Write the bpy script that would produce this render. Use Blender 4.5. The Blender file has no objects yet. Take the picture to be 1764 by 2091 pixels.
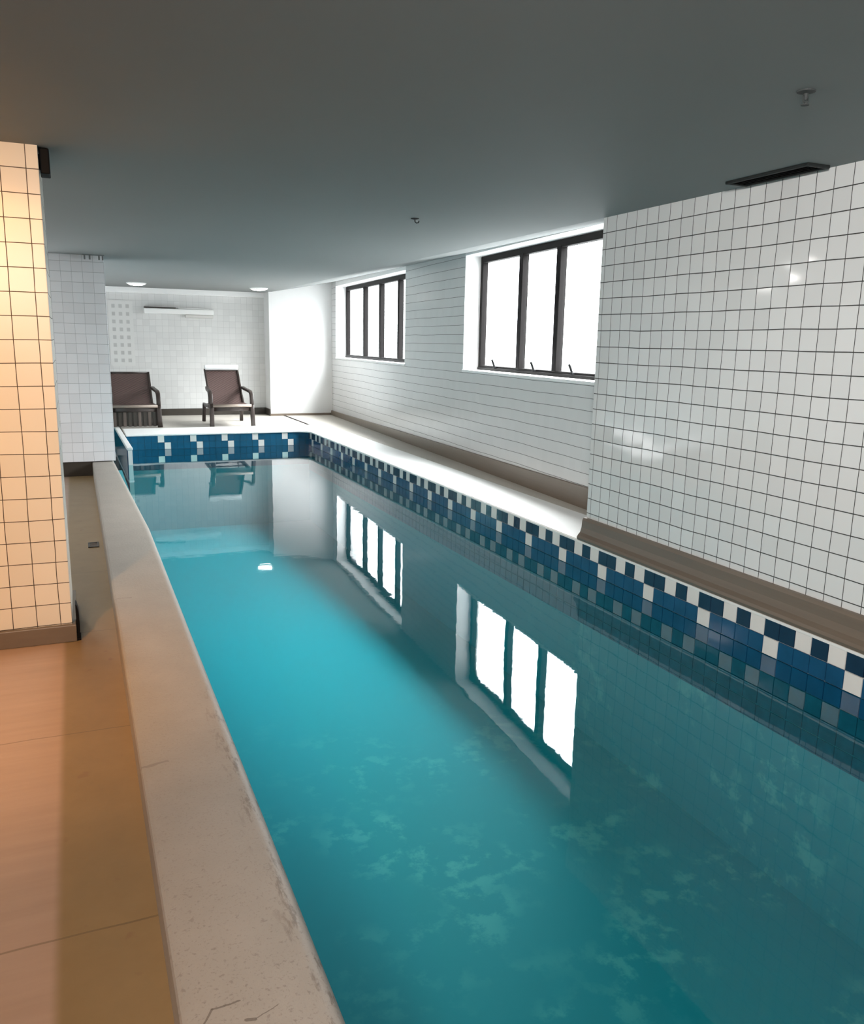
import bpy, bmesh, math, random
from mathutils import Vector, Matrix
random.seed(4)
S = bpy.context.scene
COL = S.collection
PI = math.pi

# ------------------------------------------------------------------ helpers
def tag(o, label=None, cat=None, group=None, kind=None):
    if label: o['label'] = label
    if cat: o['category'] = cat
    if group: o['group'] = group
    if kind: o['kind'] = kind
    return o

def empty(name, loc=(0, 0, 0), rz=0.0):
    o = bpy.data.objects.new(name, None)
    COL.objects.link(o)
    o.location = loc
    o.rotation_euler = (0, 0, rz)
    o.empty_display_size = 0.1
    return o

class MB:
    """collects shapes, then links them as one mesh object"""
    def __init__(self):
        self.bm = bmesh.new()
    def box(self, a, b, bev=0.0, mi=0, M=None, seg=2):
        x0, y0, z0 = a; x1, y1, z1 = b
        co = [(x0,y0,z0),(x1,y0,z0),(x1,y1,z0),(x0,y1,z0),(x0,y0,z1),(x1,y0,z1),(x1,y1,z1),(x0,y1,z1)]
        return self.hexa(co, bev, mi, M, seg)
    def hexa(self, co, bev=0.0, mi=0, M=None, seg=2):
        t = bmesh.new()
        v = [t.verts.new(c) for c in co]
        for f in ((0,3,2,1),(4,5,6,7),(0,1,5,4),(1,2,6,5),(2,3,7,6),(3,0,4,7)):
            t.faces.new([v[i] for i in f]).material_index = mi
        bmesh.ops.recalc_face_normals(t, faces=t.faces[:])
        if bev > 0:
            bmesh.ops.bevel(t, geom=t.edges[:], offset=bev, segments=seg, affect='EDGES', profile=0.5)
            for f in t.faces: f.material_index = mi
        self._join(t, M)
        return self
    def _join(self, t, M=None):
        if M is not None: t.transform(M)
        me = bpy.data.meshes.new('tmp'); t.to_mesh(me); t.free()
        self.bm.from_mesh(me); bpy.data.meshes.remove(me)
    def prism(self, poly, axis, a, b, mi=0, bev=0.0):
        """poly = 2D outline, extruded along axis from a to b"""
        def P(p, t):
            return {'x': (t, p[0], p[1]), 'y': (p[0], t, p[1]), 'z': (p[0], p[1], t)}[axis]
        t = bmesh.new()
        A = [t.verts.new(P(p, a)) for p in poly]; B = [t.verts.new(P(p, b)) for p in poly]
        n = len(poly)
        t.faces.new(A); t.faces.new(B[::-1])
        for i in range(n): t.faces.new((A[i], A[(i+1) % n], B[(i+1) % n], B[i]))
        bmesh.ops.recalc_face_normals(t, faces=t.faces[:])
        if bev > 0: bmesh.ops.bevel(t, geom=t.edges[:], offset=bev, segments=2, affect='EDGES')
        for f in t.faces: f.material_index = mi
        self._join(t)
        return self
    def tube(self, pts, w, h=None, seg=10, mi=0, smooth=True, rect=False, up=(1, 0, 0)):
        """sweep a round or rounded-rectangular section along pts"""
        h = w if h is None else h
        t = bmesh.new(); rings = []
        pts = [Vector(p) for p in pts]
        U = Vector(up)
        for i, p in enumerate(pts):
            d = (pts[min(i+1, len(pts)-1)] - pts[max(i-1, 0)]).normalized()
            s = (U - d * U.dot(d)).normalized(); n = d.cross(s)
            ring = []
            for k in range(seg):
                a = 2*PI*k/seg + PI/seg
                c, q = math.cos(a), math.sin(a)
                if rect:
                    e = 0.35
                    c = math.copysign(abs(c)**e, c); q = math.copysign(abs(q)**e, q)
                ring.append(t.verts.new(p + s*c*w + n*q*h))
            rings.append(ring)
        for a, b in zip(rings, rings[1:]):
            for k in range(seg): t.faces.new((a[k], a[(k+1) % seg], b[(k+1) % seg], b[k]))
        t.faces.new(rings[0][::-1]); t.faces.new(rings[-1])
        bmesh.ops.recalc_face_normals(t, faces=t.faces[:])
        for f in t.faces:
            f.material_index = mi; f.smooth = smooth and len(f.verts) == 4
        self._join(t)
        return self
    def lathe(self, prof, c, seg=32, mi=0):
        t = bmesh.new(); rings = []
        for r, z in prof:
            rings.append([t.verts.new((c[0]+r*math.cos(2*PI*k/seg), c[1]+r*math.sin(2*PI*k/seg), c[2]+z)) for k in range(seg)])
        for a, b in zip(rings, rings[1:]):
            for k in range(seg): t.faces.new((a[k], a[(k+1) % seg], b[(k+1) % seg], b[k]))
        t.faces.new(rings[0]); t.faces.new(rings[-1])
        bmesh.ops.recalc_face_normals(t, faces=t.faces[:])
        for f in t.faces: f.material_index = mi
        self._join(t)
        return self
    def grid(self, xs, ys, fn, mi=0, smooth=True):
        t = bmesh.new()
        V = [[t.verts.new(fn(x, y)) for y in ys] for x in xs]
        for i in range(len(xs)-1):
            for j in range(len(ys)-1):
                f = t.faces.new((V[i][j], V[i+1][j], V[i+1][j+1], V[i][j+1])); f.smooth = smooth; f.material_index = mi
        self._join(t)
        return self
    def build(self, name, mats, parent=None, loc=None):
        me = bpy.data.meshes.new(name)
        self.bm.to_mesh(me); self.bm.free()
        for m in (mats if isinstance(mats, (list, tuple)) else [mats]): me.materials.append(m)
        o = bpy.data.objects.new(name, me); COL.objects.link(o)
        if parent is not None: o.parent = parent
        if loc: o.location = loc
        return o

# ------------------------------------------------------------------ materials
def new_mat(name):
    m = bpy.data.materials.new(name); m.use_nodes = True
    nt = m.node_tree
    return m, nt, nt.nodes['Principled BSDF'], nt.nodes, nt.links

def mth(nt, op, a, b=None, c=None):
    n = nt.nodes.new('ShaderNodeMath'); n.operation = op
    for i, v in enumerate((a, b, c)):
        if v is None: continue
        if isinstance(v, (int, float)): n.inputs[i].default_value = v
        else: nt.links.new(v, n.inputs[i])
    return n.outputs[0]

def mixc(nt, fac, a, b):
    n = nt.nodes.new('ShaderNodeMix'); n.data_type = 'RGBA'
    for s, v in (('Factor', fac), ('A', a), ('B', b)):
        i = {'Factor': 0, 'A': 6, 'B': 7}[s]
        if isinstance(v, (int, float)): n.inputs[i].default_value = v
        elif isinstance(v, (tuple, list)): n.inputs[i].default_value = (*v[:3], 1)
        else: nt.links.new(v, n.inputs[i])
    return n.outputs[2]

def position(nt, scale=(1, 1, 1)):
    g = nt.nodes.new('ShaderNodeNewGeometry')
    mp = nt.nodes.new('ShaderNodeMapping'); mp.inputs['Scale'].default_value = scale
    nt.links.new(g.outputs['Position'], mp.inputs['Vector'])
    return mp.outputs[0]

def noise(nt, vec, scale, detail=4, rough=0.55):
    n = nt.nodes.new('ShaderNodeTexNoise')
    n.inputs['Scale'].default_value = scale; n.inputs['Detail'].default_value = detail; n.inputs['Roughness'].default_value = rough
    nt.links.new(vec, n.inputs['Vector'])
    return n.outputs['Fac']

def ramp(nt, fac, lo, hi):
    n = nt.nodes.new('ShaderNodeMapRange'); n.interpolation_type = 'SMOOTHSTEP'
    n.inputs[1].default_value = lo; n.inputs[2].default_value = hi
    nt.links.new(fac, n.inputs[0])
    return n.outputs[0]

def plain(name, col, rough=0.5, metal=0.0, var=0.06, vscale=6.0, bump=0.0, bscale=80, stretch=(1, 1, 1), spec=0.5):
    m, nt, b, N, L = new_mat(name)
    p = position(nt, stretch)
    f = noise(nt, p, vscale)
    c = mixc(nt, f, tuple(x*(1-var) for x in col), tuple(min(1, x*(1+var)) for x in col))
    L.new(c, b.inputs['Base Color'])
    b.inputs['Roughness'].default_value = rough; b.inputs['Metallic'].default_value = metal
    b.inputs['Specular IOR Level'].default_value = spec
    if bump > 0:
        bp = N.new('ShaderNodeBump'); bp.inputs['Strength'].default_value = bump; bp.inputs['Distance'].default_value = 0.004
        L.new(noise(nt, p, bscale), bp.inputs['Height']); L.new(bp.outputs[0], b.inputs['Normal'])
    return m

def tiles(name, col, grout, su=0.105, sv=0.105, ou=0.0, ov=0.0, gu=0.035, gv=0.035, rough=0.16, var=0.04, tilt=0.02, grime=0.0, spec=0.5):
    """square glazed wall tiles: u runs along the wall (x+y), v is height"""
    m, nt, b, N, L = new_mat(name)
    g = N.new('ShaderNodeNewGeometry'); s = N.new('ShaderNodeSeparateXYZ'); L.new(g.outputs['Position'], s.inputs[0])
    # slow drift so that the joints are hand laid, not ruled
    pw = position(nt); wob = mth(nt, 'MULTIPLY', mth(nt, 'SUBTRACT', noise(nt, pw, 1.3, 2), 0.5), 0.022)
    u = mth(nt, 'DIVIDE', mth(nt, 'ADD', mth(nt, 'ADD', mth(nt, 'ADD', s.outputs[0], s.outputs[1]), -ou), wob), su)
    v = mth(nt, 'DIVIDE', mth(nt, 'ADD', mth(nt, 'ADD', s.outputs[2], -ov), wob), sv)
    lu = mth(nt, 'LESS_THAN', mth(nt, 'FRACT', u), gu); lv = mth(nt, 'LESS_THAN', mth(nt, 'FRACT', v), gv)
    line = mth(nt, 'MAXIMUM', lu, lv)
    cx = N.new('ShaderNodeCombineXYZ'); L.new(mth(nt, 'FLOOR', u), cx.inputs[0]); L.new(mth(nt, 'FLOOR', v), cx.inputs[1])
    wn = N.new('ShaderNodeTexWhiteNoise'); L.new(cx.outputs[0], wn.inputs['Vector'])
    c = mixc(nt, wn.outputs['Value'], tuple(x*(1-var) for x in col), tuple(min(1, x*(1+var)) for x in col))
    if grime > 0:
        c = mixc(nt, mth(nt, 'MULTIPLY', ramp(nt, noise(nt, pw, 3.0, 5), 0.5, 0.8), grime), c, tuple(x*0.72 for x in col))
    c = mixc(nt, line, c, grout)
    L.new(c, b.inputs['Base Color'])
    L.new(mth(nt, 'ADD', mth(nt, 'MULTIPLY', line, 0.5), rough), b.inputs['Roughness'])
    b.inputs['Specular IOR Level'].default_value = spec
    # each tile leans a hair differently, so reflections break from tile to tile
    vm = N.new('ShaderNodeVectorMath'); vm.operation = 'SUBTRACT'; L.new(wn.outputs['Color'], vm.inputs[0]); vm.inputs[1].default_value = (.5, .5, .5)
    sc = N.new('ShaderNodeVectorMath'); sc.operation = 'SCALE'; L.new(vm.outputs[0], sc.inputs[0]); sc.inputs['Scale'].default_value = tilt
    ad = N.new('ShaderNodeVectorMath'); ad.operation = 'ADD'; L.new(g.outputs['Normal'], ad.inputs[0]); L.new(sc.outputs[0], ad.inputs[1])
    no = N.new('ShaderNodeVectorMath'); no.operation = 'NORMALIZE'; L.new(ad.outputs[0], no.inputs[0])
    bp = N.new('ShaderNodeBump'); bp.inputs['Strength'].default_value = 0.35; bp.inputs['Distance'].default_value = 0.002
    L.new(mth(nt, 'SUBTRACT', 1.0, line), bp.inputs['Height']); L.new(no.outputs[0], bp.inputs['Normal'])
    L.new(bp.outputs[0], b.inputs['Normal'])
    return m

M = {}
M['tile_white'] = tiles('glazed white wall tile', (.74, .75, .75), (.05, .05, .048), ou=.02, ov=.022, gu=.038, gv=.048, rough=.08, tilt=.03, spec=.4)
M['tile_column'] = tiles('glazed cream column tile', (.80, .76, .68), (.07, .055, .04), su=.105, sv=.1068, ou=4.28-.0915-.056, ov=.088, gu=.035, gv=.035, rough=.3, tilt=.012)
M['tile_pillar'] = tiles('pale grey pillar tile', (.88, .90, .94), (.42, .44, .47), ou=9.42, ov=.16, gu=.025, gv=.035, rough=.25, tilt=.03)
M['tile_window_wall'] = tiles('grey white window wall tile', (.66, .665, .665), (.09, .09, .09), ou=.0, ov=.02, gu=.0, gv=.042, rough=.22, var=.015, tilt=.012)
M['tile_far'] = tiles('white end wall tile', (.66, .66, .655), (.48, .48, .48), ou=.0, ov=.02, gu=.03, gv=.03, rough=.28, tilt=.02)
M['plaster'] = plain('white painted plaster', (.78, .78, .78), .7, var=.02)
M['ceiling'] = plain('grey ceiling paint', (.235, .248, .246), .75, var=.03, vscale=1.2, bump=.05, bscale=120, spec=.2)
M['trim_white'] = plain('white trim paint', (.88, .88, .88), .45, var=.02)
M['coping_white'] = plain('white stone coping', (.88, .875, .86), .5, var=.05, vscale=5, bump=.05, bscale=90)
M['deck'] = plain('greige deck stone', (.50, .46, .41), .5, var=.07, vscale=4, bump=.06, bscale=60)
M['skirting'] = plain('dark brown stone skirting', (.16, .125, .095), .38, var=.14, vscale=7, stretch=(1, .25, 5))
M['skirting_dark'] = plain('blackish brown skirting', (.05, .042, .034), .4, var=.3, vscale=9)
M['black'] = plain('black plastic', (.004, .004, .0045), .6, var=.1, spec=.12)
M['frame'] = plain('dark bronze window metal', (.008, .007, .007), .55, .0, var=.08, spec=.06)
M['latch'] = plain('dark steel latch', (.05, .05, .052), .35, .7)
M['grout_white'] = plain('pale band tile', (.80, .77, .74), .2, var=.05, vscale=12)
M['band_blue'] = plain('navy blue band tile', (.012, .075, .17), .12, var=.35, vscale=9)
M['far_blue'] = plain('teal blue band tile', (.012, .10, .19), .15, var=.35, vscale=9)
M['band_teal'] = plain('deep teal band tile', (.010, .10, .15), .3, var=.45, vscale=14)
M['band_navy'] = plain('ink blue band tile', (.012, .03, .065), .12, var=.3, vscale=9)
M['band_grout'] = plain('band tile joint', (.40, .41, .41), .7)
M['far_grout'] = plain('dark band tile joint', (.03, .09, .14), .7)
M['wicker'] = None

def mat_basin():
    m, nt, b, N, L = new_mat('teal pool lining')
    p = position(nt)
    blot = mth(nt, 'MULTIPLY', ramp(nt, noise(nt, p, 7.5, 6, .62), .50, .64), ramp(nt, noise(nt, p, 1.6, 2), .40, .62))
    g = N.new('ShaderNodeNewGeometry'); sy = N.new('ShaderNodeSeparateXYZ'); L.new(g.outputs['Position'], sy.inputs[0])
    blot = mth(nt, 'MULTIPLY', blot, mth(nt, 'SUBTRACT', 1.0, ramp(nt, sy.outputs[1], 3.6, 6.0)))   # clusters of paler patches, fading out along y
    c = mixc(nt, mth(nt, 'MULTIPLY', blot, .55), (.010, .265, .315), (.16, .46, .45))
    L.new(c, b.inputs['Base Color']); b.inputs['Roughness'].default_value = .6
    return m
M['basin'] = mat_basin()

def schlick(nt, f0, normal=None):
    """share of light mirrored at a thin clear sheet, the same from both sides"""
    g = nt.nodes.new('ShaderNodeNewGeometry')
    d = nt.nodes.new('ShaderNodeVectorMath'); d.operation = 'DOT_PRODUCT'
    nt.links.new(g.outputs['Incoming'], d.inputs[0]); nt.links.new(normal or g.outputs['Normal'], d.inputs[1])
    c = mth(nt, 'MINIMUM', mth(nt, 'ABSOLUTE', d.outputs['Value']), 1.0)
    p = mth(nt, 'POWER', mth(nt, 'SUBTRACT', 1.0, c), 5.0)
    return mth(nt, 'ADD', mth(nt, 'MULTIPLY', p, 1-f0), f0)

def mat_water():
    m, nt, b, N, L = new_mat('pool water')
    N.remove(b)
    out = N['Material Output']
    p1 = position(nt, (1.0, .55, 1)); p2 = position(nt, (.5, 2.2, 1))
    h = mth(nt, 'ADD', mth(nt, 'MULTIPLY', noise(nt, p1, 2.0, 3), 1.0), mth(nt, 'MULTIPLY', noise(nt, p2, 9.0, 3), .10))
    bp = N.new('ShaderNodeBump'); bp.inputs['Strength'].default_value = .065; bp.inputs['Distance'].default_value = .02
    L.new(h, bp.inputs['Height'])
    fr = schlick(nt, .022, bp.outputs[0])
    tr = N.new('ShaderNodeBsdfTransparent'); tr.inputs['Color'].default_value = (.60, .93, .95, 1)
    gl = N.new('ShaderNodeBsdfGlossy'); gl.inputs['Roughness'].default_value = .015; L.new(bp.outputs[0], gl.inputs['Normal'])
    mx = N.new('ShaderNodeMixShader'); L.new(fr, mx.inputs[0]); L.new(tr.outputs[0], mx.inputs[1]); L.new(gl.outputs[0], mx.inputs[2])
    L.new(mx.outputs[0], out.inputs['Surface'])
    return m
M['water'] = mat_water()

def mat_glass():
    m, nt, b, N, L = new_mat('window glass')
    N.remove(b); out = N['Material Output']
    fr = schlick(nt, .05)
    tr = N.new('ShaderNodeBsdfTransparent'); tr.inputs['Color'].default_value = (.96, .98, .98, 1)
    gl = N.new('ShaderNodeBsdfGlossy'); gl.inputs['Roughness'].default_value = .0
    mx = N.new('ShaderNodeMixShader'); L.new(fr, mx.inputs[0]); L.new(tr.outputs[0], mx.inputs[1]); L.new(gl.outputs[0], mx.inputs[2])
    L.new(mx.outputs[0], out.inputs['Surface'])
    return m
M['glass'] = mat_glass()

def mat_walk():
    m, nt, b, N, L = new_mat('tan walkway stone')
    g = N.new('ShaderNodeNewGeometry'); s = N.new('ShaderNodeSeparateXYZ'); L.new(g.outputs['Position'], s.inputs[0])
    p = position(nt, (1, 9, 1)); pf = position(nt)
    streak = noise(nt, p, 2.2, 5)
    left = mixc(nt, streak, (.40, .275, .205), (.54, .38, .295))
    right = mixc(nt, noise(nt, pf, 6, 6, .65), (.24, .16, .075), (.34, .235, .12))
    # small rusty stains on the browner right side
    right = mixc(nt, mth(nt, 'MULTIPLY', ramp(nt, noise(nt, pf, 11, 2), .66, .74), .45), right, (.22, .12, .07))
    side = ramp(nt, s.outputs[0], -.15, -.115)
    c = mixc(nt, side, left, right)
    # slab joints every 1.18 m
    yy = mth(nt, 'ADD', s.outputs[1], mth(nt, 'MULTIPLY', mth(nt, 'SUBTRACT', noise(nt, pf, 2.5, 2), .5), .03))
    fr = mth(nt, 'FRACT', mth(nt, 'DIVIDE', mth(nt, 'ADD', yy, -2.02), 1.18))
    c = mixc(nt, mth(nt, 'MULTIPLY', mth(nt, 'LESS_THAN', fr, .006), .5), c, (.12, .085, .05))
    L.new(c, b.inputs['Base Color']); b.inputs['Roughness'].default_value = .42
    bp = N.new('ShaderNodeBump'); bp.inputs['Strength'].default_value = .12; bp.inputs['Distance'].default_value = .003
    L.new(noise(nt, pf, 55), bp.inputs['Height']); L.new(bp.outputs[0], b.inputs['Normal'])
    return m
M['walk'] = mat_walk()

def mat_curb():
    m, nt, b, N, L = new_mat('weathered curb stone')
    g = N.new('ShaderNodeNewGeometry'); s = N.new('ShaderNodeSeparateXYZ'); L.new(g.outputs['Position'], s.inputs[0])
    pf = position(nt); ps = position(nt, (3, .7, 1))
    c = mixc(nt, noise(nt, pf, 5, 6, .6), (.31, .28, .245), (.41, .37, .33))
    c = mixc(nt, mth(nt, 'MULTIPLY', ramp(nt, noise(nt, pf, 170, 2), .58, .72), .35), c, (.20, .17, .14))      # speckle
    edge = mth(nt, 'MULTIPLY', ramp(nt, s.outputs[0], .33, .42), ramp(nt, noise(nt, ps, 16, 5, .7), .52, .66))  # worn pool-side edge
    near = mth(nt, 'SUBTRACT', 1.0, ramp(nt, s.outputs[1], 2.6, 3.4))
    c = mixc(nt, mth(nt, 'MULTIPLY', mth(nt, 'MULTIPLY', edge, near), .75), c, (.13, .10, .075))
    for yj in (2.56, 4.42):
        d = mth(nt, 'ABSOLUTE', mth(nt, 'ADD', mth(nt, 'ADD', s.outputs[1], -yj), mth(nt, 'MULTIPLY', mth(nt, 'SUBTRACT', noise(nt, pf, 14, 2), .5), .06)))
        on = mth(nt, 'MULTIPLY', mth(nt, 'LESS_THAN', d, .006), mth(nt, 'LESS_THAN', s.outputs[0], .2))
        c = mixc(nt, mth(nt, 'MULTIPLY', on, .45), c, (.17, .15, .13))
    # hairline cracks close by
    for (x0, y0), (x1, y1), wd in (((.175, 1.486), (.232, 1.487), .0022), ((.155, 1.455), (.176, 1.486), .0022), ((.236, 1.434), (.252, 1.428), .0045), ((.255, 1.43), (.303, 1.446), .0013)):
        dx, dy = x1-x0, y1-y0; l2 = dx*dx + dy*dy
        wx_ = mth(nt, 'MULTIPLY', mth(nt, 'SUBTRACT', noise(nt, pf, 45, 3), .5), .010)
        px = mth(nt, 'ADD', s.outputs[0], -x0); py = mth(nt, 'ADD', mth(nt, 'ADD', s.outputs[1], -y0), wx_)
        tt = mth(nt, 'MULTIPLY', mth(nt, 'ADD', mth(nt, 'MULTIPLY', px, dx), mth(nt, 'MULTIPLY', py, dy)), 1/l2)
        tt = mth(nt, 'MINIMUM', mth(nt, 'MAXIMUM', tt, 0.0), 1.0)
        ex = mth(nt, 'SUBTRACT', px, mth(nt, 'MULTIPLY', tt, dx)); ey = mth(nt, 'SUBTRACT', py, mth(nt, 'MULTIPLY', tt, dy))
        dd = mth(nt, 'SQRT', mth(nt, 'ADD', mth(nt, 'MULTIPLY', ex, ex), mth(nt, 'MULTIPLY', ey, ey)))
        c = mixc(nt, mth(nt, 'MULTIPLY', mth(nt, 'LESS_THAN', dd, wd), .65), c, (.10, .08, .065))
    # pits, denser close by where the surface has worn
    pit = mth(nt, 'MULTIPLY', ramp(nt, noise(nt, pf, 60, 3, .6), .60, .68), mth(nt, 'SUBTRACT', 1.0, ramp(nt, s.outputs[1], 1.4, 2.8)))
    c = mixc(nt, mth(nt, 'MULTIPLY', pit, .40), c, (.15, .12, .10))
    L.new(c, b.inputs['Base Color']); b.inputs['Roughness'].default_value = .55
    bp = N.new('ShaderNodeBump'); bp.inputs['Strength'].default_value = .45; bp.inputs['Distance'].default_value = .004
    L.new(noise(nt, pf, 60, 3, .6), bp.inputs['Height']); L.new(bp.outputs[0], b.inputs['Normal'])
    return m
M['curb'] = mat_curb()

def mat_wicker(name, a, c2, sc=95):
    m, nt, b, N, L = new_mat(name)
    t = N.new('ShaderNodeTexCoord'); s = N.new('ShaderNodeSeparateXYZ'); L.new(t.outputs['Object'], s.inputs[0])
    w = mth(nt, 'MULTIPLY', mth(nt, 'SINE', mth(nt, 'MULTIPLY', s.outputs[0], sc)), mth(nt, 'SINE', mth(nt, 'MULTIPLY', mth(nt, 'ADD', s.outputs[2], s.outputs[1]), sc)))
    w = mth(nt, 'ADD', mth(nt, 'MULTIPLY', w, .5), .5)
    L.new(mixc(nt, w, a, c2), b.inputs['Base Color']); b.inputs['Roughness'].default_value = .55
    bp = N.new('ShaderNodeBump'); bp.inputs['Strength'].default_value = .5; bp.inputs['Distance'].default_value = .004
    L.new(w, bp.inputs['Height']); L.new(bp.outputs[0], b.inputs['Normal'])
    return m
M['wicker'] = mat_wicker('brown woven sling', (.055, .030, .027), (.11, .066, .058))
M['chair_frame'] = plain('dark brown chair frame', (.035, .024, .02), .4, var=.15)
M['slat_brown'] = plain('grey brown slat', (.13, .10, .085), .5, var=.2)
M['seat_edge'] = plain('pale brown seat edge', (.30, .24, .20), .5, var=.08)
M['towel'] = plain('white towelling', (.9, .9, .9), .9, var=.03, bump=.3, bscale=150)
M['lattice'] = plain('white lattice paint', (.68, .68, .67), .5, var=.02)
M['tube_off'] = plain('white fixture enamel', (.85, .85, .84), .35, var=.02)

def mat_emit(name, col, st):
    m, nt, b, N, L = new_mat(name)
    b.inputs['Base Color'].default_value = (.9, .9, .9, 1)
    b.inputs['Emission Color'].default_value = (*col, 1); b.inputs['Emission Strength'].default_value = st
    return m
M['lamp'] = mat_emit('lit lamp diffuser', (1, .96, .9), 14)

# ------------------------------------------------------------------ room dimensions
ZC = 2.33                      # ceiling
ZW = -0.065                    # water level
WS = .0507                     # the window wall runs slightly askew
def wx(y, o=0.0): return 3.626 + WS*y + o
def zc(x): return ZC if x <= 3.27 else ZC + .19*(x - 3.27)
YB, YE, YF = -3.0, 15.25, 14.83     # wall behind the camera, end wall, white pier at the end
XL = -2.6
PXR, PXL, PYF = 3.23, .43, 12.2     # pool sides
NWX, NWY = 3.275, 4.77              # near tiled wall face, its end

# ---- floor of the walkway
o = MB().box((XL-.2, YB-.2, -.3), (.115, 9.68, 0)).build('floor', M['walk'])
tag(o, 'tan stone walkway floor between the tiled column and the pool curb', 'floor', kind='structure')

# ---- pool basin
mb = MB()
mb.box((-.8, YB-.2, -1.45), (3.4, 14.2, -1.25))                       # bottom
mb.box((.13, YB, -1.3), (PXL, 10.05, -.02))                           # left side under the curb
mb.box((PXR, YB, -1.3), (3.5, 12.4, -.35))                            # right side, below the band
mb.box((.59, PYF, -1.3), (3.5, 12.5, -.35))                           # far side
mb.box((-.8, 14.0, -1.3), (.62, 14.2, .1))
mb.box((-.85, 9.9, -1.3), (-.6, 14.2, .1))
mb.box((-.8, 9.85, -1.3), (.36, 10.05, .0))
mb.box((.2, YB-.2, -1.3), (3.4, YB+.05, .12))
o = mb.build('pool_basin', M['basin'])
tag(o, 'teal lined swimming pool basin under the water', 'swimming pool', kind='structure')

# ---- decks
mb = MB()
mb.box((3.45, YB, -.4), (4.75, 15.4, .145))
mb.box((.595, 12.4, -.4), (3.5, 15.5, .145))
mb.box((XL, 14.05, -.4), (.6, 15.5, .145))
o = mb.build('deck', M['deck'])
tag(o, 'greige stone deck at the far end of the pool under the loungers', 'deck', kind='structure')

# white coping right and far, glare painted into the far strip's white, with a rounded corner where they meet
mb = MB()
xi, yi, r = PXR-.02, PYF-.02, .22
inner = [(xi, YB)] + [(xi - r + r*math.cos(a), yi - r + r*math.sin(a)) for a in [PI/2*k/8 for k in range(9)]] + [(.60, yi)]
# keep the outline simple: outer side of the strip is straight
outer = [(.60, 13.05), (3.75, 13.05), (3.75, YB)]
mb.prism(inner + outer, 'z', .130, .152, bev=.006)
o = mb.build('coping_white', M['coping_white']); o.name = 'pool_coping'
tag(o, 'white stone coping round the far and window side of the pool, glare painted into the far strip', 'coping', kind='structure')

# ---- left curb, bullnosed on the pool side
def curb_sec(xo):
    P = [(.112, -.05), (.112, .138), (.116, .147), (.125, .151)]
    for k in range(7):
        a = PI/2 - PI/2*k/6
        P.append((xo - .045 + .045*math.cos(a), .106 + .045*math.sin(a)))
    P += [(xo, -.05)]
    return P
t = bmesh.new()
rings = []
for y in [YB, 0, 1, 1.5, 2, 3, 4, 5, 6.2, 7.2, 8.2, 9.0, 9.7, 10.05]:
    xo = .43 if y < 6.2 else .43 - .085*((y-6.2)/3.4)
    rings.append([t.verts.new((p[0], y, p[1])) for p in curb_sec(xo)])
for a, b in zip(rings, rings[1:]):
    for k in range(len(a)):
        f = t.faces.new((a[k], a[(k+1) % len(a)], b[(k+1) % len(a)], b[k])); f.smooth = 3 <= k < 10
t.faces.new(rings[0][::-1]); t.faces.new(rings[-1])
bmesh.ops.recalc_face_normals(t, faces=t.faces[:])
mb = MB(); mb._join(t)
o = mb.build('pool_curb', M['curb'])
tag(o, 'weathered raised stone curb between the tan walkway and the pool', 'curb', kind='structure')

# ---- narrow divider curb at the far left corner (white, with a blue tiled outer side)
mb = MB()
def strip(ya, yb, xa, xb, w, z0, z1, mi, bev=0.0):
    mb.hexa([(xa, ya, z0), (xa+w, ya, z0), (xb+w, yb, z0), (xb, yb, z0), (xa, ya, z1), (xa+w, ya, z1), (xb+w, yb, z1), (xb, yb, z1)], bev, mi)
strip(10.75, 14.0, .542, .500, .052, -1.3, .12, 1)
strip(10.74, 14.02, .528, .488, .072, .12, .155, 1, .010)
strip(10.77, 14.0, .532, .492, .012, -1.3, .121, 0)
o = mb.build('pool_divider', [M['band_blue'], M['coping_white']])
tag(o, 'narrow white topped divider with a blue side behind the far pillar', 'curb', kind='structure')

# ---- waterline tile bands: every tile a small slab on a joint bed
def band_far():
    mb = MB(); T = .0894; x0 = 1.024 - 4*T
    mb.box((.60, PYF-.001, -.36), (PXR, PYF+.2, .131), mi=2)
    n = 0
    i = -8
    while True:
        xa = x0 + i*T
        if xa > PXR - .02: break
        for j in range(4):
            zt = .128 - .097*j; zb = zt - .093
            w = (i % 5 == 4 and j in (0,)) or (i % 5 == 0 and j == 1) or (i % 5 == 4 and j == 3)
            if xa < .90: w = (j == 1 and i == -4)
            xl, xr = max(xa, .605), min(xa + T - .004, PXR)
            if xr - xl > .01:
                mb.box((xl, PYF-.006, zb), (xr, PYF+.01, zt), mi=0 if w else 1)
        i += 1
    return mb
o = band_far().build('trim_1', [M['grout_white'], M['far_blue'], M['far_grout']])
tag(o, 'blue waterline tile band with white accents at the far end of the pool', 'tile band', kind='structure')

def band_right():
    mb = MB(); T = .1
    mb.box((PXR+.001, YB, -.5), (PXR+.25, PYF, -.066), mi=5)
    mb.box((PXR+.001, YB, -.065), (PXR+.25, PYF, .131), mi=3)
    y0 = 3.03            # start of a dark pair
    i = int((YB - y0)/T) + 1
    while y0 + i*T < PYF - .02:
        ya = y0 + i*T
        k = i % 5        # walking away from the camera: dark dark white dark white
        for j in range(6):
            zt = .128 - .097*j; zb = zt - .092
            if j == 0: mi = 0 if k in (0, 2) else 2
            elif j == 1: mi = 0 if k == 4 else 1
            elif j == 2: mi = 1
            else: mi = 4
            mb.box((PXR-.006, ya, zb), (PXR+.01, ya + T - .005, zt), mi=mi)
        i += 1
    return mb
o = band_right().build('trim_2', [M['grout_white'], M['band_blue'], M['band_navy'], M['band_grout'], M['band_teal'], M['far_grout']])
tag(o, 'blue and white chequered waterline tile band below the window side coping', 'tile band', kind='structure')

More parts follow.
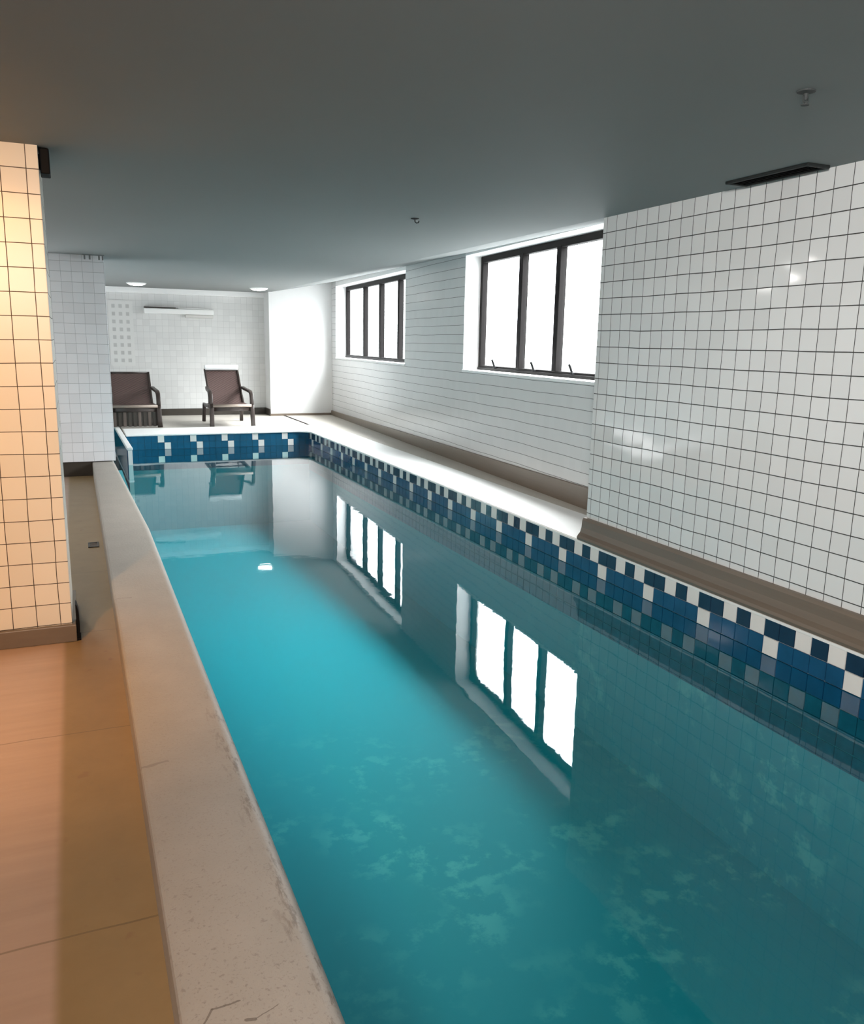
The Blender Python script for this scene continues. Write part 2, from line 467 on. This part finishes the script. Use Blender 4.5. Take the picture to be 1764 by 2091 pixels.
# ---- water
mb = MB()
mb.grid([PXL-.06, PXR+.02], [YB, 10.05], lambda x, y: (x, y, ZW))
mb.grid([-.65, PXR+.02], [10.05, PYF+.01], lambda x, y: (x, y, ZW))
mb.grid([-.65, .60], [PYF+.01, 14.05], lambda x, y: (x, y, ZW))
bmesh.ops.remove_doubles(mb.bm, verts=mb.bm.verts[:], dist=1e-4)
o = mb.build('pool_water', M['water'])
tag(o, 'still turquoise pool water mirroring the windows', 'water', kind='stuff')

# ---- ceiling (rises a little in the bay towards the windows)
mb = MB()
mb.box((XL-.2, YB-.2, ZC), (NWX, 15.6, 2.95))
ya, yb = YB-.2, 15.6; xa, xb = wx(ya, .29), wx(yb, .29)
mb.hexa([(NWX, ya, ZC), (xa, ya, zc(xa)), (xb, yb, zc(xb)), (NWX, yb, ZC), (NWX, ya, 2.95), (xa, ya, 2.95), (xb, yb, 2.95), (NWX, yb, 2.95)])
bmesh.ops.remove_doubles(mb.bm, verts=mb.bm.verts[:], dist=1e-4)
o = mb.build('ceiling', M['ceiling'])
tag(o, 'low grey painted ceiling over the whole pool hall', 'ceiling', kind='structure')

# ---- near tiled wall on the right
o = MB().box((NWX, YB-.2, .13), (4.2, NWY, ZC+.25)).build('wall_right', M['tile_white'])
tag(o, 'white square tiled wall standing at the pool edge beside the nearer window', 'wall', kind='structure')
def skirt_sec(x):   # a sagging, coved stone skirting
    return [(x+.02, .148), (x-.062, .148), (x-.066, .165), (x-.058, .18), (x-.040, .20), (x-.030, .235), (x-.026, .285), (x-.018, .303), (x+.02, .308)]
mb = MB(); mb.prism(skirt_sec(NWX), 'y', YB, NWY+.012)
o = mb.build('baseboard_right', M['skirting'])
tag(o, 'brown coved stone skirting along the near tiled wall', 'baseboard', kind='structure')

# ---- window wall with two openings
W1 = (5.5, 8.53); W2 = (10.6, 14.52)
ZS, ZT = 1.205, 2.452
def wbox(mb, y0, y1, o0, o1, z0, z1, mi=0, bev=0.0, top=None):
    c = [(wx(y0,o0),y0,z0),(wx(y0,o1),y0,z0),(wx(y1,o1),y1,z0),(wx(y1,o0),y1,z0),
         (wx(y0,o0),y0,z1),(wx(y0,o1),y0,z1),(wx(y1,o1),y1,z1),(wx(y1,o0),y1,z1)]
    if top: c[4:] = [(p[0], p[1], top(p[0])) for p in c[4:]]
    mb.hexa(c, bev, mi)
mb = MB(); H = lambda x: zc(x)+.1
TH = .30
wbox(mb, 4.5, 15.4, 0, TH, .1, ZS)
wbox(mb, 4.5, W1[0], 0, TH, ZS, 2.6, top=H)
wbox(mb, W1[1], W2[0], 0, TH, ZS, 2.6, top=H)
wbox(mb, W2[1], 15.4, 0, TH, ZS, 2.6, top=H)
o = mb.build('wall_window_side', M['tile_window_wall'])
tag(o, 'grey white tiled wall with the two dark framed windows', 'wall', kind='structure')
for nm, (a, b) in (('trim_3', W1), ('trim_4', W2)):
    mb = MB()
    wbox(mb, a, b, .0, TH, ZT, 2.6, top=lambda x: zc(x)+.08)         # lintel
    wbox(mb, b-.012, b+.01, .001, TH, ZS, ZT)                         # far jamb lining
    wbox(mb, a-.01, a+.012, .001, TH, ZS, ZT)
    wbox(mb, a, b, -.012, TH, ZS-.022, ZS+.006, bev=.004)             # sill
    o = mb.build(nm, M['trim_white'])
    tag(o, 'white reveal and sill lining of the %s window' % ('nearer larger' if nm == 'trim_3' else 'farther smaller'), 'window reveal', kind='structure')
# tapered skirting of the window wall
mb = MB()
def zt(y): return .15 + .18 - .10*(y-5.7)/9.0
ya, yb = NWY, YF
mb.hexa([(wx(ya,-.025),ya,.14),(wx(ya,.02),ya,.14),(wx(yb,.02),yb,.14),(wx(yb,-.025),yb,.14),
         (wx(ya,-.022),ya,zt(ya)),(wx(ya,.02),ya,zt(ya)),(wx(yb,.02),yb,zt(yb)),(wx(yb,-.022),yb,zt(yb))], bev=.004)
o = mb.build('baseboard_window_side', M['skirting'])
tag(o, 'brown skirting under the two windows', 'baseboard', kind='structure')

# windows
def window(name, label, y0, y1, bars, latches, zb=1.213, ztop=2.447):
    root = empty(name, (wx((y0+y1)/2, .2), (y0+y1)/2, zb)); tag(root, label, 'window', kind='structure')
    inv = Matrix.Translation(-root.location)
    def part(mb, nm, mat):
        mb.bm.transform(inv); return mb.build(nm, mat, root)
    o0, o1 = .185, .255
    mb = MB(); fw = .055
    wbox(mb, y0, y1, o0, o1, ztop-.065, ztop, bev=.006)
    wbox(mb, y0, y1, o0, o1, zb, zb+.05, bev=.006)
    wbox(mb, y1-fw, y1, o0, o1, zb+.04, ztop-.05, bev=.006)
    wbox(mb, y0, y0+fw, o0, o1, zb+.04, ztop-.05, bev=.006)
    wbox(mb, y0+.02, y1-.02, o0-.018, o0+.004, zb-.005, zb+.028, bev=.004)
    part(mb, 'window_frame', M['frame'])
    for yb_ in bars:
        mb = MB(); wbox(mb, yb_-.04, yb_+.04, o0-.005, o1, zb+.04, ztop-.05, bev=.006)
        part(mb, 'mullion', M['frame'])
    ed = [y0+fw] + sorted(bars) + [y1-fw]      # panes sit inside the bars
    for a, b in zip(ed, ed[1:]):
        mb = MB(); wbox(mb, a - (.008 if a > y0+.1 else .012) , b + .008, .218, .224, zb+.045, ztop-.06)
        part(mb, 'glass_pane', M['glass'])
    for yl in latches:
        mb = MB()
        c = Vector((wx(yl, o0-.02), yl, zb+.028))
        mb.box((c.x-.012, yl-.022, c.z-.004), (c.x+.02, yl+.022, c.z+.022), bev=.004)
        mb.tube([c+Vector((0,0,.015)), c+Vector((-.012,.0,.045)), c+Vector((-.02,.008,.075)), c+Vector((-.02,.022,.088))], .011, .014, seg=8)
        part(mb, 'latch', M['black'])
    return root
window('window_1', 'nearer dark framed three pane window beside the right tiled wall', 5.52, 8.51, [6.73, 7.50], [8.02, 7.10, 6.35])
window('window_2', 'farther dark framed window near the loungers corner', 10.62, 14.5, [11.46, 12.40, 13.32], [])

# ---- end of the hall
o = MB().box((XL-.2, YE, .1), (3.4, YE+.25, ZC+.3)).build('wall_far', M['tile_far'])
tag(o, 'white tiled end wall behind the two loungers', 'wall', kind='structure')
o = MB().box((3.225, YF, .13), (4.85, 15.5, 2.9)).build('wall_far_pier', M['plaster'])
tag(o, 'smooth bright white wall in the corner beside the farther window', 'wall', kind='structure')
mb = MB(); mb.box((XL, YE-.02, .14), (3.225, YE+.02, .265), bev=.004)
mb.box((3.205, YE-.03, .14), (3.24, YE+.0, .265)); mb.box((3.205, YF+.02, .14), (3.23, YE, .265), bev=.003)
o = mb.build('baseboard_far', M['skirting_dark'])
tag(o, 'blackish skirting at the foot of the end wall behind the loungers', 'baseboard', kind='structure')
mb = MB(); mb.box((3.21, YF-.018, .14), (4.42, YF+.02, .185), bev=.003)
o = mb.build('baseboard_pier', M['skirting'])
tag(o, 'thin brown skirting under the bright white corner wall', 'baseboard', kind='structure')
mb = MB(); mb.box((XL, YE-.05, ZC-.085), (3.225, YE+.02, ZC+.02), bev=.006)
o = mb.build('trim_5', M['trim_white'])
tag(o, 'white cornice strip along the top of the end wall', 'cornice', kind='structure')

# ---- walls nobody sees in the photograph but that close the hall
o = MB().box((XL-.2, YB-.2, -.1), (XL, 15.5, ZC+.2)).build('wall_left', M['plaster'])
tag(o, 'plain white wall beyond the walkway columns', 'wall', kind='structure')
o = MB().box((XL-.2, YB-.25, -.1), (4.3, YB, ZC+.2)).build('wall_back', M['plaster'])
tag(o, 'plain white wall at the near end of the hall', 'wall', kind='structure')

# ---- columns
o = MB().box((-1.05, 4.28, .0), (-.0915, 4.86, ZC+.02), bev=.003).build('column_near', M['tile_column']); o.name = 'column'
tag(o, 'warm lit cream tiled column rising beside the tan walkway', 'column', kind='structure')
mb = MB(); mb.box((-1.07, 4.255, 0), (-.074, 4.88, .088), bev=.004)
o = mb.build('baseboard_column', M['skirting'])
tag(o, 'brown stone skirting round the warm lit column', 'baseboard', kind='structure')
o = MB().box((-.30, 9.6, .158), (.352, 10.05, ZC+.02), bev=.003).build('column', M['tile_pillar'])
tag(o, 'cool white tiled pillar standing on the far end of the curb', 'column', kind='structure')
mb = MB(); mb.box((-.35, 9.615, 0), (.112, 10.0, .158), bev=.003)
o = mb.build('baseboard_pillar', M['skirting_dark'])
tag(o, 'dark plinth under the far pillar at the end of the walkway', 'baseboard', kind='structure')

# ------------------------------------------------------------------ things
# black box at the head of the warm column
r_ = empty('wall_speaker', (-.0915, 4.40, 2.275)); tag(r_, 'small black box fixed to the column head under the ceiling', 'speaker')
MB().box((.004, -.09, -.058), (.046, .03, .052), bev=.005).build('housing', M['black'], r_)
MB().box((-.004, -.06, -.03), (.008, .0, .03), bev=.002).build('bracket', M['frame'], r_)
# black stop on the foot of the column
r_ = empty('door_stop', (-.074, 4.30, .0)); tag(r_, 'slim black stop against the foot of the warm lit column', 'door stop')
MB().prism([(0.001, .0), (.014, .0), (.016, .06), (.014, .15), (.007, .185), (.001, .19)], 'y', -.03, .05, bev=.002).build('body', M['black'], r_)
MB().box((.0, -.034, .0), (.018, .054, .012), bev=.002).build('foot', M['frame'], r_)

# little floor drain on the walkway
r_ = empty('floor_drain', (.045, 6.31, 0)); tag(r_, 'small brown rectangular drain in the walkway beside the curb', 'drain')
mb = MB()
mb.box((-.037, -.075, .0), (.037, -.058, .007), bev=.002); mb.box((-.037, .058, .0), (.037, .075, .007), bev=.002)
mb.box((-.037, -.06, .0), (-.026, .06, .007), bev=.002); mb.box((.026, -.06, .0), (.037, .06, .007), bev=.002)
mb.build('drain_frame', M['skirting_dark'], r_)
mb = MB(); mb.box((-.026, -.058, .0), (.026, .058, .003))
for k in range(5): mb.box((-.024, -.05+k*.022, .003), (.024, -.041+k*.022, .005))
mb.build('grate', M['skirting'], r_)

# ceiling vent near the right wall
r_ = empty('ceiling_vent', (3.165, 3.20, ZC)); tag(r_, 'dark slotted vent in the ceiling close to the right tiled wall', 'vent')
mb = MB()
for a, b in (((-.07,-.26),(.07,-.24)), ((-.07,.24),(.07,.26)), ((-.07,-.25),(-.055,.25)), ((.055,-.25),(.07,.25))):
    mb.box((a[0],a[1],-.014), (b[0],b[1],.0), bev=.003)
mb.build('vent_frame', plain('grey vent frame', (.022,.025,.025), .6, spec=.2), r_)
mb = MB(); mb.box((-.058,-.245,-.003),(.058,.245,.0)); mb.build('backing', M['black'], r_)
for k in range(4):
    x = -.039 + .026*k
    MB().hexa([(x-.010,-.242,-.012),(x-.006,-.242,-.012),(x-.006,.242,-.012),(x-.010,.242,-.012),
               (x+.006,-.242,-.004),(x+.010,-.242,-.004),(x+.010,.242,-.004),(x+.006,.242,-.004)]).build('slat', M['black'], r_)

# small hooks / stubs left in the ceiling
r_ = empty('ceiling_hook', (2.199, 5.44, ZC)); tag(r_, 'tiny dark hook in the ceiling over the middle of the pool', 'hook')
MB().lathe([(.028, 0), (.028, -.005), (.012, -.010)], (0,0,0), 16).build('plate', M['latch'], r_)
MB().tube([(0,0,-.008),(0,0,-.022),(.012,0,-.030),(.026,0,-.026),(.030,0,-.014)], .004, .004, seg=8, up=(0,1,0)).build('hook', M['latch'], r_)
r_ = empty('ceiling_sprinkler', (2.255, 2.18, ZC)); tag(r_, 'grey sprinkler stub on the ceiling nearest the camera', 'sprinkler')
gm = plain('dull grey metal', (.05,.055,.055), .6, spec=.2)
MB().lathe([(.030, 0), (.029, -.004), (.012, -.008)], (0,0,0), 20).build('escutcheon', gm, r_)
mb = MB(); mb.lathe([(.008, -.006), (.008, -.02), (.005, -.028)], (0,0,0), 12)
mb.tube([(-.010,0,-.016),(-.012,0,-.03),(0,0,-.042)], .0022, .0022, seg=6, up=(0,1,0)); mb.tube([(.010,0,-.016),(.012,0,-.03),(0,0,-.042)], .0022, .0022, seg=6, up=(0,1,0))
mb.lathe([(.013, -.041), (.013, -.044)], (0,0,0), 14)
mb.build('head', gm, r_)
r_ = empty('ceiling_bracket', (.255, 9.52, ZC)); tag(r_, 'faint grey pipe bracket on the ceiling above the far pillar', 'bracket')
gb = plain('grey bracket metal', (.20,.22,.23), .5)
mb = MB(); mb.box((-.11,-.02,-.008),(.10,.02,0)); mb.build('rail', gb, r_)
for x in (-.09, -.04, .05, .085): MB().box((x-.008,-.012,-.05),(x+.008,.012,-.006), bev=.002).build('clip', gb, r_)

# lit ceiling lamps at the far end
def lamp(loc, label):
    r_ = empty('ceiling_lamp', loc); tag(r_, label, 'ceiling lamp', 'lit ceiling lamps at the far end')
    MB().lathe([(.15, 0), (.148, -.012), (.135, -.02), (.125, -.02), (.12, -.008), (.12, 0)], (0,0,0), 36).build('trim_ring', M['trim_white'], r_)
    MB().lathe([(.118, -.004), (.115, -.022), (.085, -.036), (.03, -.042), (.003, -.043)], (0,0,0), 36).build('diffuser', M['lamp'], r_)
lamp((.965, 13.93, ZC), 'lit ceiling lamp above the lounger beside the pillar')
lamp((2.867, 13.92, ZC), 'lit ceiling lamp above the lounger beside the bright white corner')

# long white fixture on the end wall
r_ = empty('wall_fixture', (1.735, YE, 1.95)); tag(r_, 'long thin white fixture mounted on the end wall above the loungers', 'wall fixture')
MB().box((-.585, -.10, -.045), (.585, .0, .045), bev=.012).build('housing', M['tube_off'], r_)
MB().box((-.58, -.115, .052), (-.06, -.0, .066), bev=.003).build('cover_strip', M['chair_frame'], r_)
MB().box((-.02, -.09, .05), (.50, .0, .062), bev=.003).build('top_strip', M['tube_off'], r_)
MB().box((.10, -.075, -.10), (.575, .0, -.05), bev=.008).build('lower_shade', plain('pale grey shade', (.60,.59,.57), .5), r_)  # grey box puts in the shadow below the fixture's right half

# lattice of small square openings on the end wall
r_ = empty('wall_lattice', (.775, YE+.004, 1.56)); tag(r_, 'white lattice panel of small square openings on the end wall by the pillar', 'wall panel')
mb = MB(); PW, PH = .17, .52
nx, nz = 3, 8
cx_, cz_ = 2*PW/nx, 2*PH/nz
for i in range(nx+1): mb.box((-PW+i*cx_-.030, -.014, -PH-.024), (-PW+i*cx_+.030, 0, PH+.024))
for k in range(nz+1): mb.box((-PW, -.0137, -PH+k*cz_-.034), (PW, 0, -PH+k*cz_+.034))
mb.build('grid', M['lattice'], r_)
MB().box((-PW, -.009, -PH), (PW, .004, PH)).build('backing', plain('pale grey backing', (.50,.50,.495), .6), r_)

# ---- loungers
def lounger(loc, label, top, headrest, apron=False):
    """armed lounger facing the pool: local -y is its front"""
    r_ = empty('sun_lounger', loc); tag(r_, label, 'lounger', 'brown loungers at the far end of the pool')
    W = .35; SZ = .335                               # half width, seat height
    # seat sling
    mb = MB()
    xs = [-.31 + .62*k/8 for k in range(9)]; ys = [0.0, .03, .1, .2, .35, .5, .62]
    def sf(x, y): return (x, y, SZ - .02*math.sin(min(1, y/.62)*PI)*(1-(x/.33)**2) - (.012 if y == 0 else 0))
    mb.grid(xs, ys, sf); mb.grid(xs, ys, lambda x, y: tuple(a - (0, 0, .02)[i] for i, a in enumerate(sf(x, y))))
    mb.build('seat', M['wicker'], r_)
    mb = MB(); mb.tube([(-.33,-.005,SZ-.012),(.33,-.005,SZ-.012)], .022, .022, seg=12, up=(0,0,1)); mb.build('seat_edge', M['seat_edge'], r_)
    # frame: two side rails and cross bars
    mb = MB()
    for s in (-1, 1): mb.tube([(s*.335, .0, SZ-.035),(s*.335,.4,SZ-.045),(s*.335,.98,SZ-.06)], .018, .03, seg=12, rect=True)
    mb.tube([(-.33,.03,SZ-.062),(.33,.03,SZ-.062)], .036, .018, seg=12, rect=True, up=(0,0,1)); mb.tube([(-.33,.95,SZ-.06),(.33,.95,SZ-.06)], .02, .014, seg=12, rect=True, up=(0,0,1))
    mb.tube([(-.33,.6,SZ-.05),(.33,.6,SZ-.05)], .015, .015, seg=10, up=(0,0,1))
    mb.build('seat_frame', M['chair_frame'], r_)
    # reclined back
    y0, z0, y1, z1 = .50, SZ-.01, .98, top
    d = Vector((0, y1-y0, z1-z0)); n = Vector((0, -d.z, d.y)).normalized()
    def bf(x, t): 
        p = Vector((x, y0, z0)) + d*t - n*(-.018)*math.sin(t*PI)*0 + n*(.02*math.sin(t*PI)*(1-(x/.33)**2))*-1
        return tuple(p)
    ts = [k/8 for k in range(9)]; xb = [-.285 + .57*k/8 for k in range(9)]
    mb = MB(); mb.grid(xb, ts, bf); mb.grid(xb, ts, lambda x, t: tuple(Vector(bf(x, t)) - n*.018))
    mb.build('backrest', M['wicker'], r_)
    mb = MB()
    P = [Vector((-.295,y0,z0)), Vector((-.295,y0,z0))+d, Vector((.295,y0,z0))+d, Vector((.295,y0,z0))]
    mb.tube([P[0], P[0]+d*.5, P[1]], .016, .02, seg=12, rect=True); mb.tube([P[3], P[3]+d*.5, P[2]], .016, .02, seg=12, rect=True)
    mb.tube([P[1]+Vector((-.016,0,0)), P[2]+Vector((.016,0,0))], .016, .018, seg=12, rect=True, up=(0,0,1))
    mb.build('back_frame', M['chair_frame'], r_)
    # arms, curved down to the seat at the front
    for s in (-1, 1):
        mb = MB()
        mb.tube([(s*.315,.66,SZ+.235),(s*.335,.5,SZ+.215),(s*.345,.30,SZ+.205),(s*.35,.16,SZ+.195),(s*.352,.09,SZ+.165),(s*.353,.065,SZ+.11),(s*.352,.05,SZ+.04),(s*.348,.045,SZ-.03)], .032, .020, seg=12, rect=True)
        mb.build('arm', M['chair_frame'], r_)
    for s in (-1, 1):
        MB().tube([(s*.345,.03,SZ-.005),(s*.347,.025,SZ-.08),(s*.352,.012,.12),(s*.356,.0,.0)], .036, .034, seg=12, rect=True).build('leg', M['chair_frame'], r_)
        MB().tube([(s*.335,.90,SZ-.05),(s*.34,.93,.15),(s*.345,.96,.0)], .030, .030, seg=12, rect=True).build('leg', M['chair_frame'], r_)
    # prop struts holding the back
    for s in (-1, 1):
        MB().tube([(s*.25,.93,SZ-.06), Vector((s*.27,0,0))+Vector((0,y0,z0))+d*.62 - n*.02], .010, .010, seg=8).build('prop', M['chair_frame'], r_)
    if apron:                                        # slatted panel below the seat
        mb = MB(); mb.box((-.33,.05,.02), (.33,.065,SZ-.08), mi=0)
        for k in range(9): mb.box((-.315+k*.072,.035,.015), (-.272+k*.072,.052,SZ-.075), bev=.004, mi=(1, 0, 1, 0, 0, 1, 0, 1, 0)[k])
        mb.build('slatted_panel', [M['skirting_dark'], M['slat_brown']], r_)
    if headrest:
        mb = MB(); c = Vector((0,y0,z0))+d*1.0
        mb.tube([c+Vector((-.30,-.01,.035)), c+Vector((-.285,-.01,.038)), c+Vector((0,-.01,.04)), c+Vector((.285,-.01,.038)), c+Vector((.30,-.01,.035))], .042, .045, seg=16, up=(0,1,0))
        tag(mb.build('headrest', M['towel'], r_), 'white towel strip along the top of the back')
    if headrest: r_.scale = (.9, 1, 1)
    return r_
lounger((.80, 13.22, .146), 'brown woven lounger half hidden behind the far pillar', .79, False, True)
lounger((2.235, 13.07, .152), 'brown woven lounger with white strip on its back, beside the bright corner', .84, True)

# ------------------------------------------------------------------ light
SKY = 122.0
w = bpy.data.worlds.new('overcast sky'); S.world = w; w.use_nodes = True
wt = w.node_tree; bg = wt.nodes['Background']
# overcast: brightest overhead, dimmer ground
tc = wt.nodes.new('ShaderNodeTexCoord'); sp = wt.nodes.new('ShaderNodeSeparateXYZ'); wt.links.new(tc.outputs['Generated'], sp.inputs[0])
up_ = wt.nodes.new('ShaderNodeMapRange'); up_.inputs[1].default_value = 0; up_.inputs[2].default_value = 1; up_.inputs[3].default_value = 7.0; up_.inputs[4].default_value = SKY
wt.links.new(mth(wt, 'POWER', mth(wt, 'MAXIMUM', sp.outputs[2], 0.0), 1.5), up_.inputs[0]); wt.links.new(up_.outputs[0], bg.inputs['Strength'])
bg.inputs['Color'].default_value = (.98, .99, 1, 1)
for (a, b) in (W1, W2):
    L_ = bpy.data.lights.new('window portal', 'AREA'); L_.shape = 'RECTANGLE'; L_.size = b-a; L_.size_y = ZT-ZS
    L_.cycles.is_portal = True
    o = bpy.data.objects.new('window_portal', L_); COL.objects.link(o)
    yc = (a+b)/2; o.location = (wx(yc, .29), yc, (ZS+ZT)/2)
    o.rotation_euler = Matrix(((0, 0, 1), (1, 0, 0), (0, 1, 0))).to_euler()
    o.rotation_euler.rotate_axis('Z', 0)

def disc(loc, size, power, col, spread=PI):
    L_ = bpy.data.lights.new('unseen disc lamp', 'AREA'); L_.shape = 'DISK'; L_.size = size; L_.energy = power; L_.color = col; L_.spread = spread
    o = bpy.data.objects.new('unseen_lamp', L_); COL.objects.link(o); o.location = loc
    return o
def spot(loc, power, col, deg, blend, rad=.05):
    L_ = bpy.data.lights.new('warm downlight', 'SPOT'); L_.energy = power; L_.color = col; L_.spot_size = math.radians(deg); L_.spot_blend = blend; L_.shadow_soft_size = rad
    o = bpy.data.objects.new('warm_downlight', L_); COL.objects.link(o); o.location = loc
    return o
WARM = (1, .60, .27)
def aim(o, tgt):
    o.rotation_euler = (Vector(tgt) - o.location).to_track_quat('-Z', 'Y').to_euler()
spot((-.50, 3.70, ZC-.02), 12, (1, .42, .08), 157, .2)
aim(spot((-1.0, 2.1, ZC-.08), 200, (1, .50, .16), 104, .9), (-.5, 4.28, .7))
spot((-.75, 1.0, ZC-.02), 56, (1, .54, .23), 150, .4)
disc((-.45, 6.6, ZC-.01), .25, 20, (1, .97, .93))
disc((-1.6, 8.4, ZC-.01), .3, 14, (1, .97, .93))
aim(disc((-.6, -.9, ZC-.2), .5, 76, (1, .97, .93), math.radians(98)), (3.27, 3.3, 1.3))  # unseen fill lamp added behind the camera to brighten the near tiled wall

# ------------------------------------------------------------------ camera
cam = bpy.data.cameras.new('camera'); co = bpy.data.objects.new('camera', cam); COL.objects.link(co)
f_px, W_, H_ = 1666.69, 1764, 2091
cam.sensor_fit = 'HORIZONTAL'; cam.sensor_width = 36; cam.lens = f_px/W_*36
cam.clip_start = .02; cam.clip_end = 200
right = Vector((.918311, -.395409, .018866)); fw = Vector((.390769, .897856, -.202864)).normalized()
right = (right - fw*right.dot(fw)).normalized(); up = right.cross(fw)
co.matrix_world = Matrix(((right.x, up.x, -fw.x, 0), (right.y, up.y, -fw.y, 0), (right.z, up.z, -fw.z, 1.5), (0, 0, 0, 1)))
S.camera = co

vs = S.view_settings
S.display_settings.display_device = 'sRGB'
vs.view_transform = 'Standard'; vs.look = 'None'; vs.gamma = 1; vs.use_curve_mapping = False; vs.exposure = 0.0
S.cycles.use_denoising = True
S.cycles.max_bounces = 10; S.cycles.diffuse_bounces = 6; S.cycles.transparent_max_bounces = 12
S.cycles.caustics_reflective = False; S.cycles.caustics_refractive = False
S.cycles.sample_clamp_indirect = 8
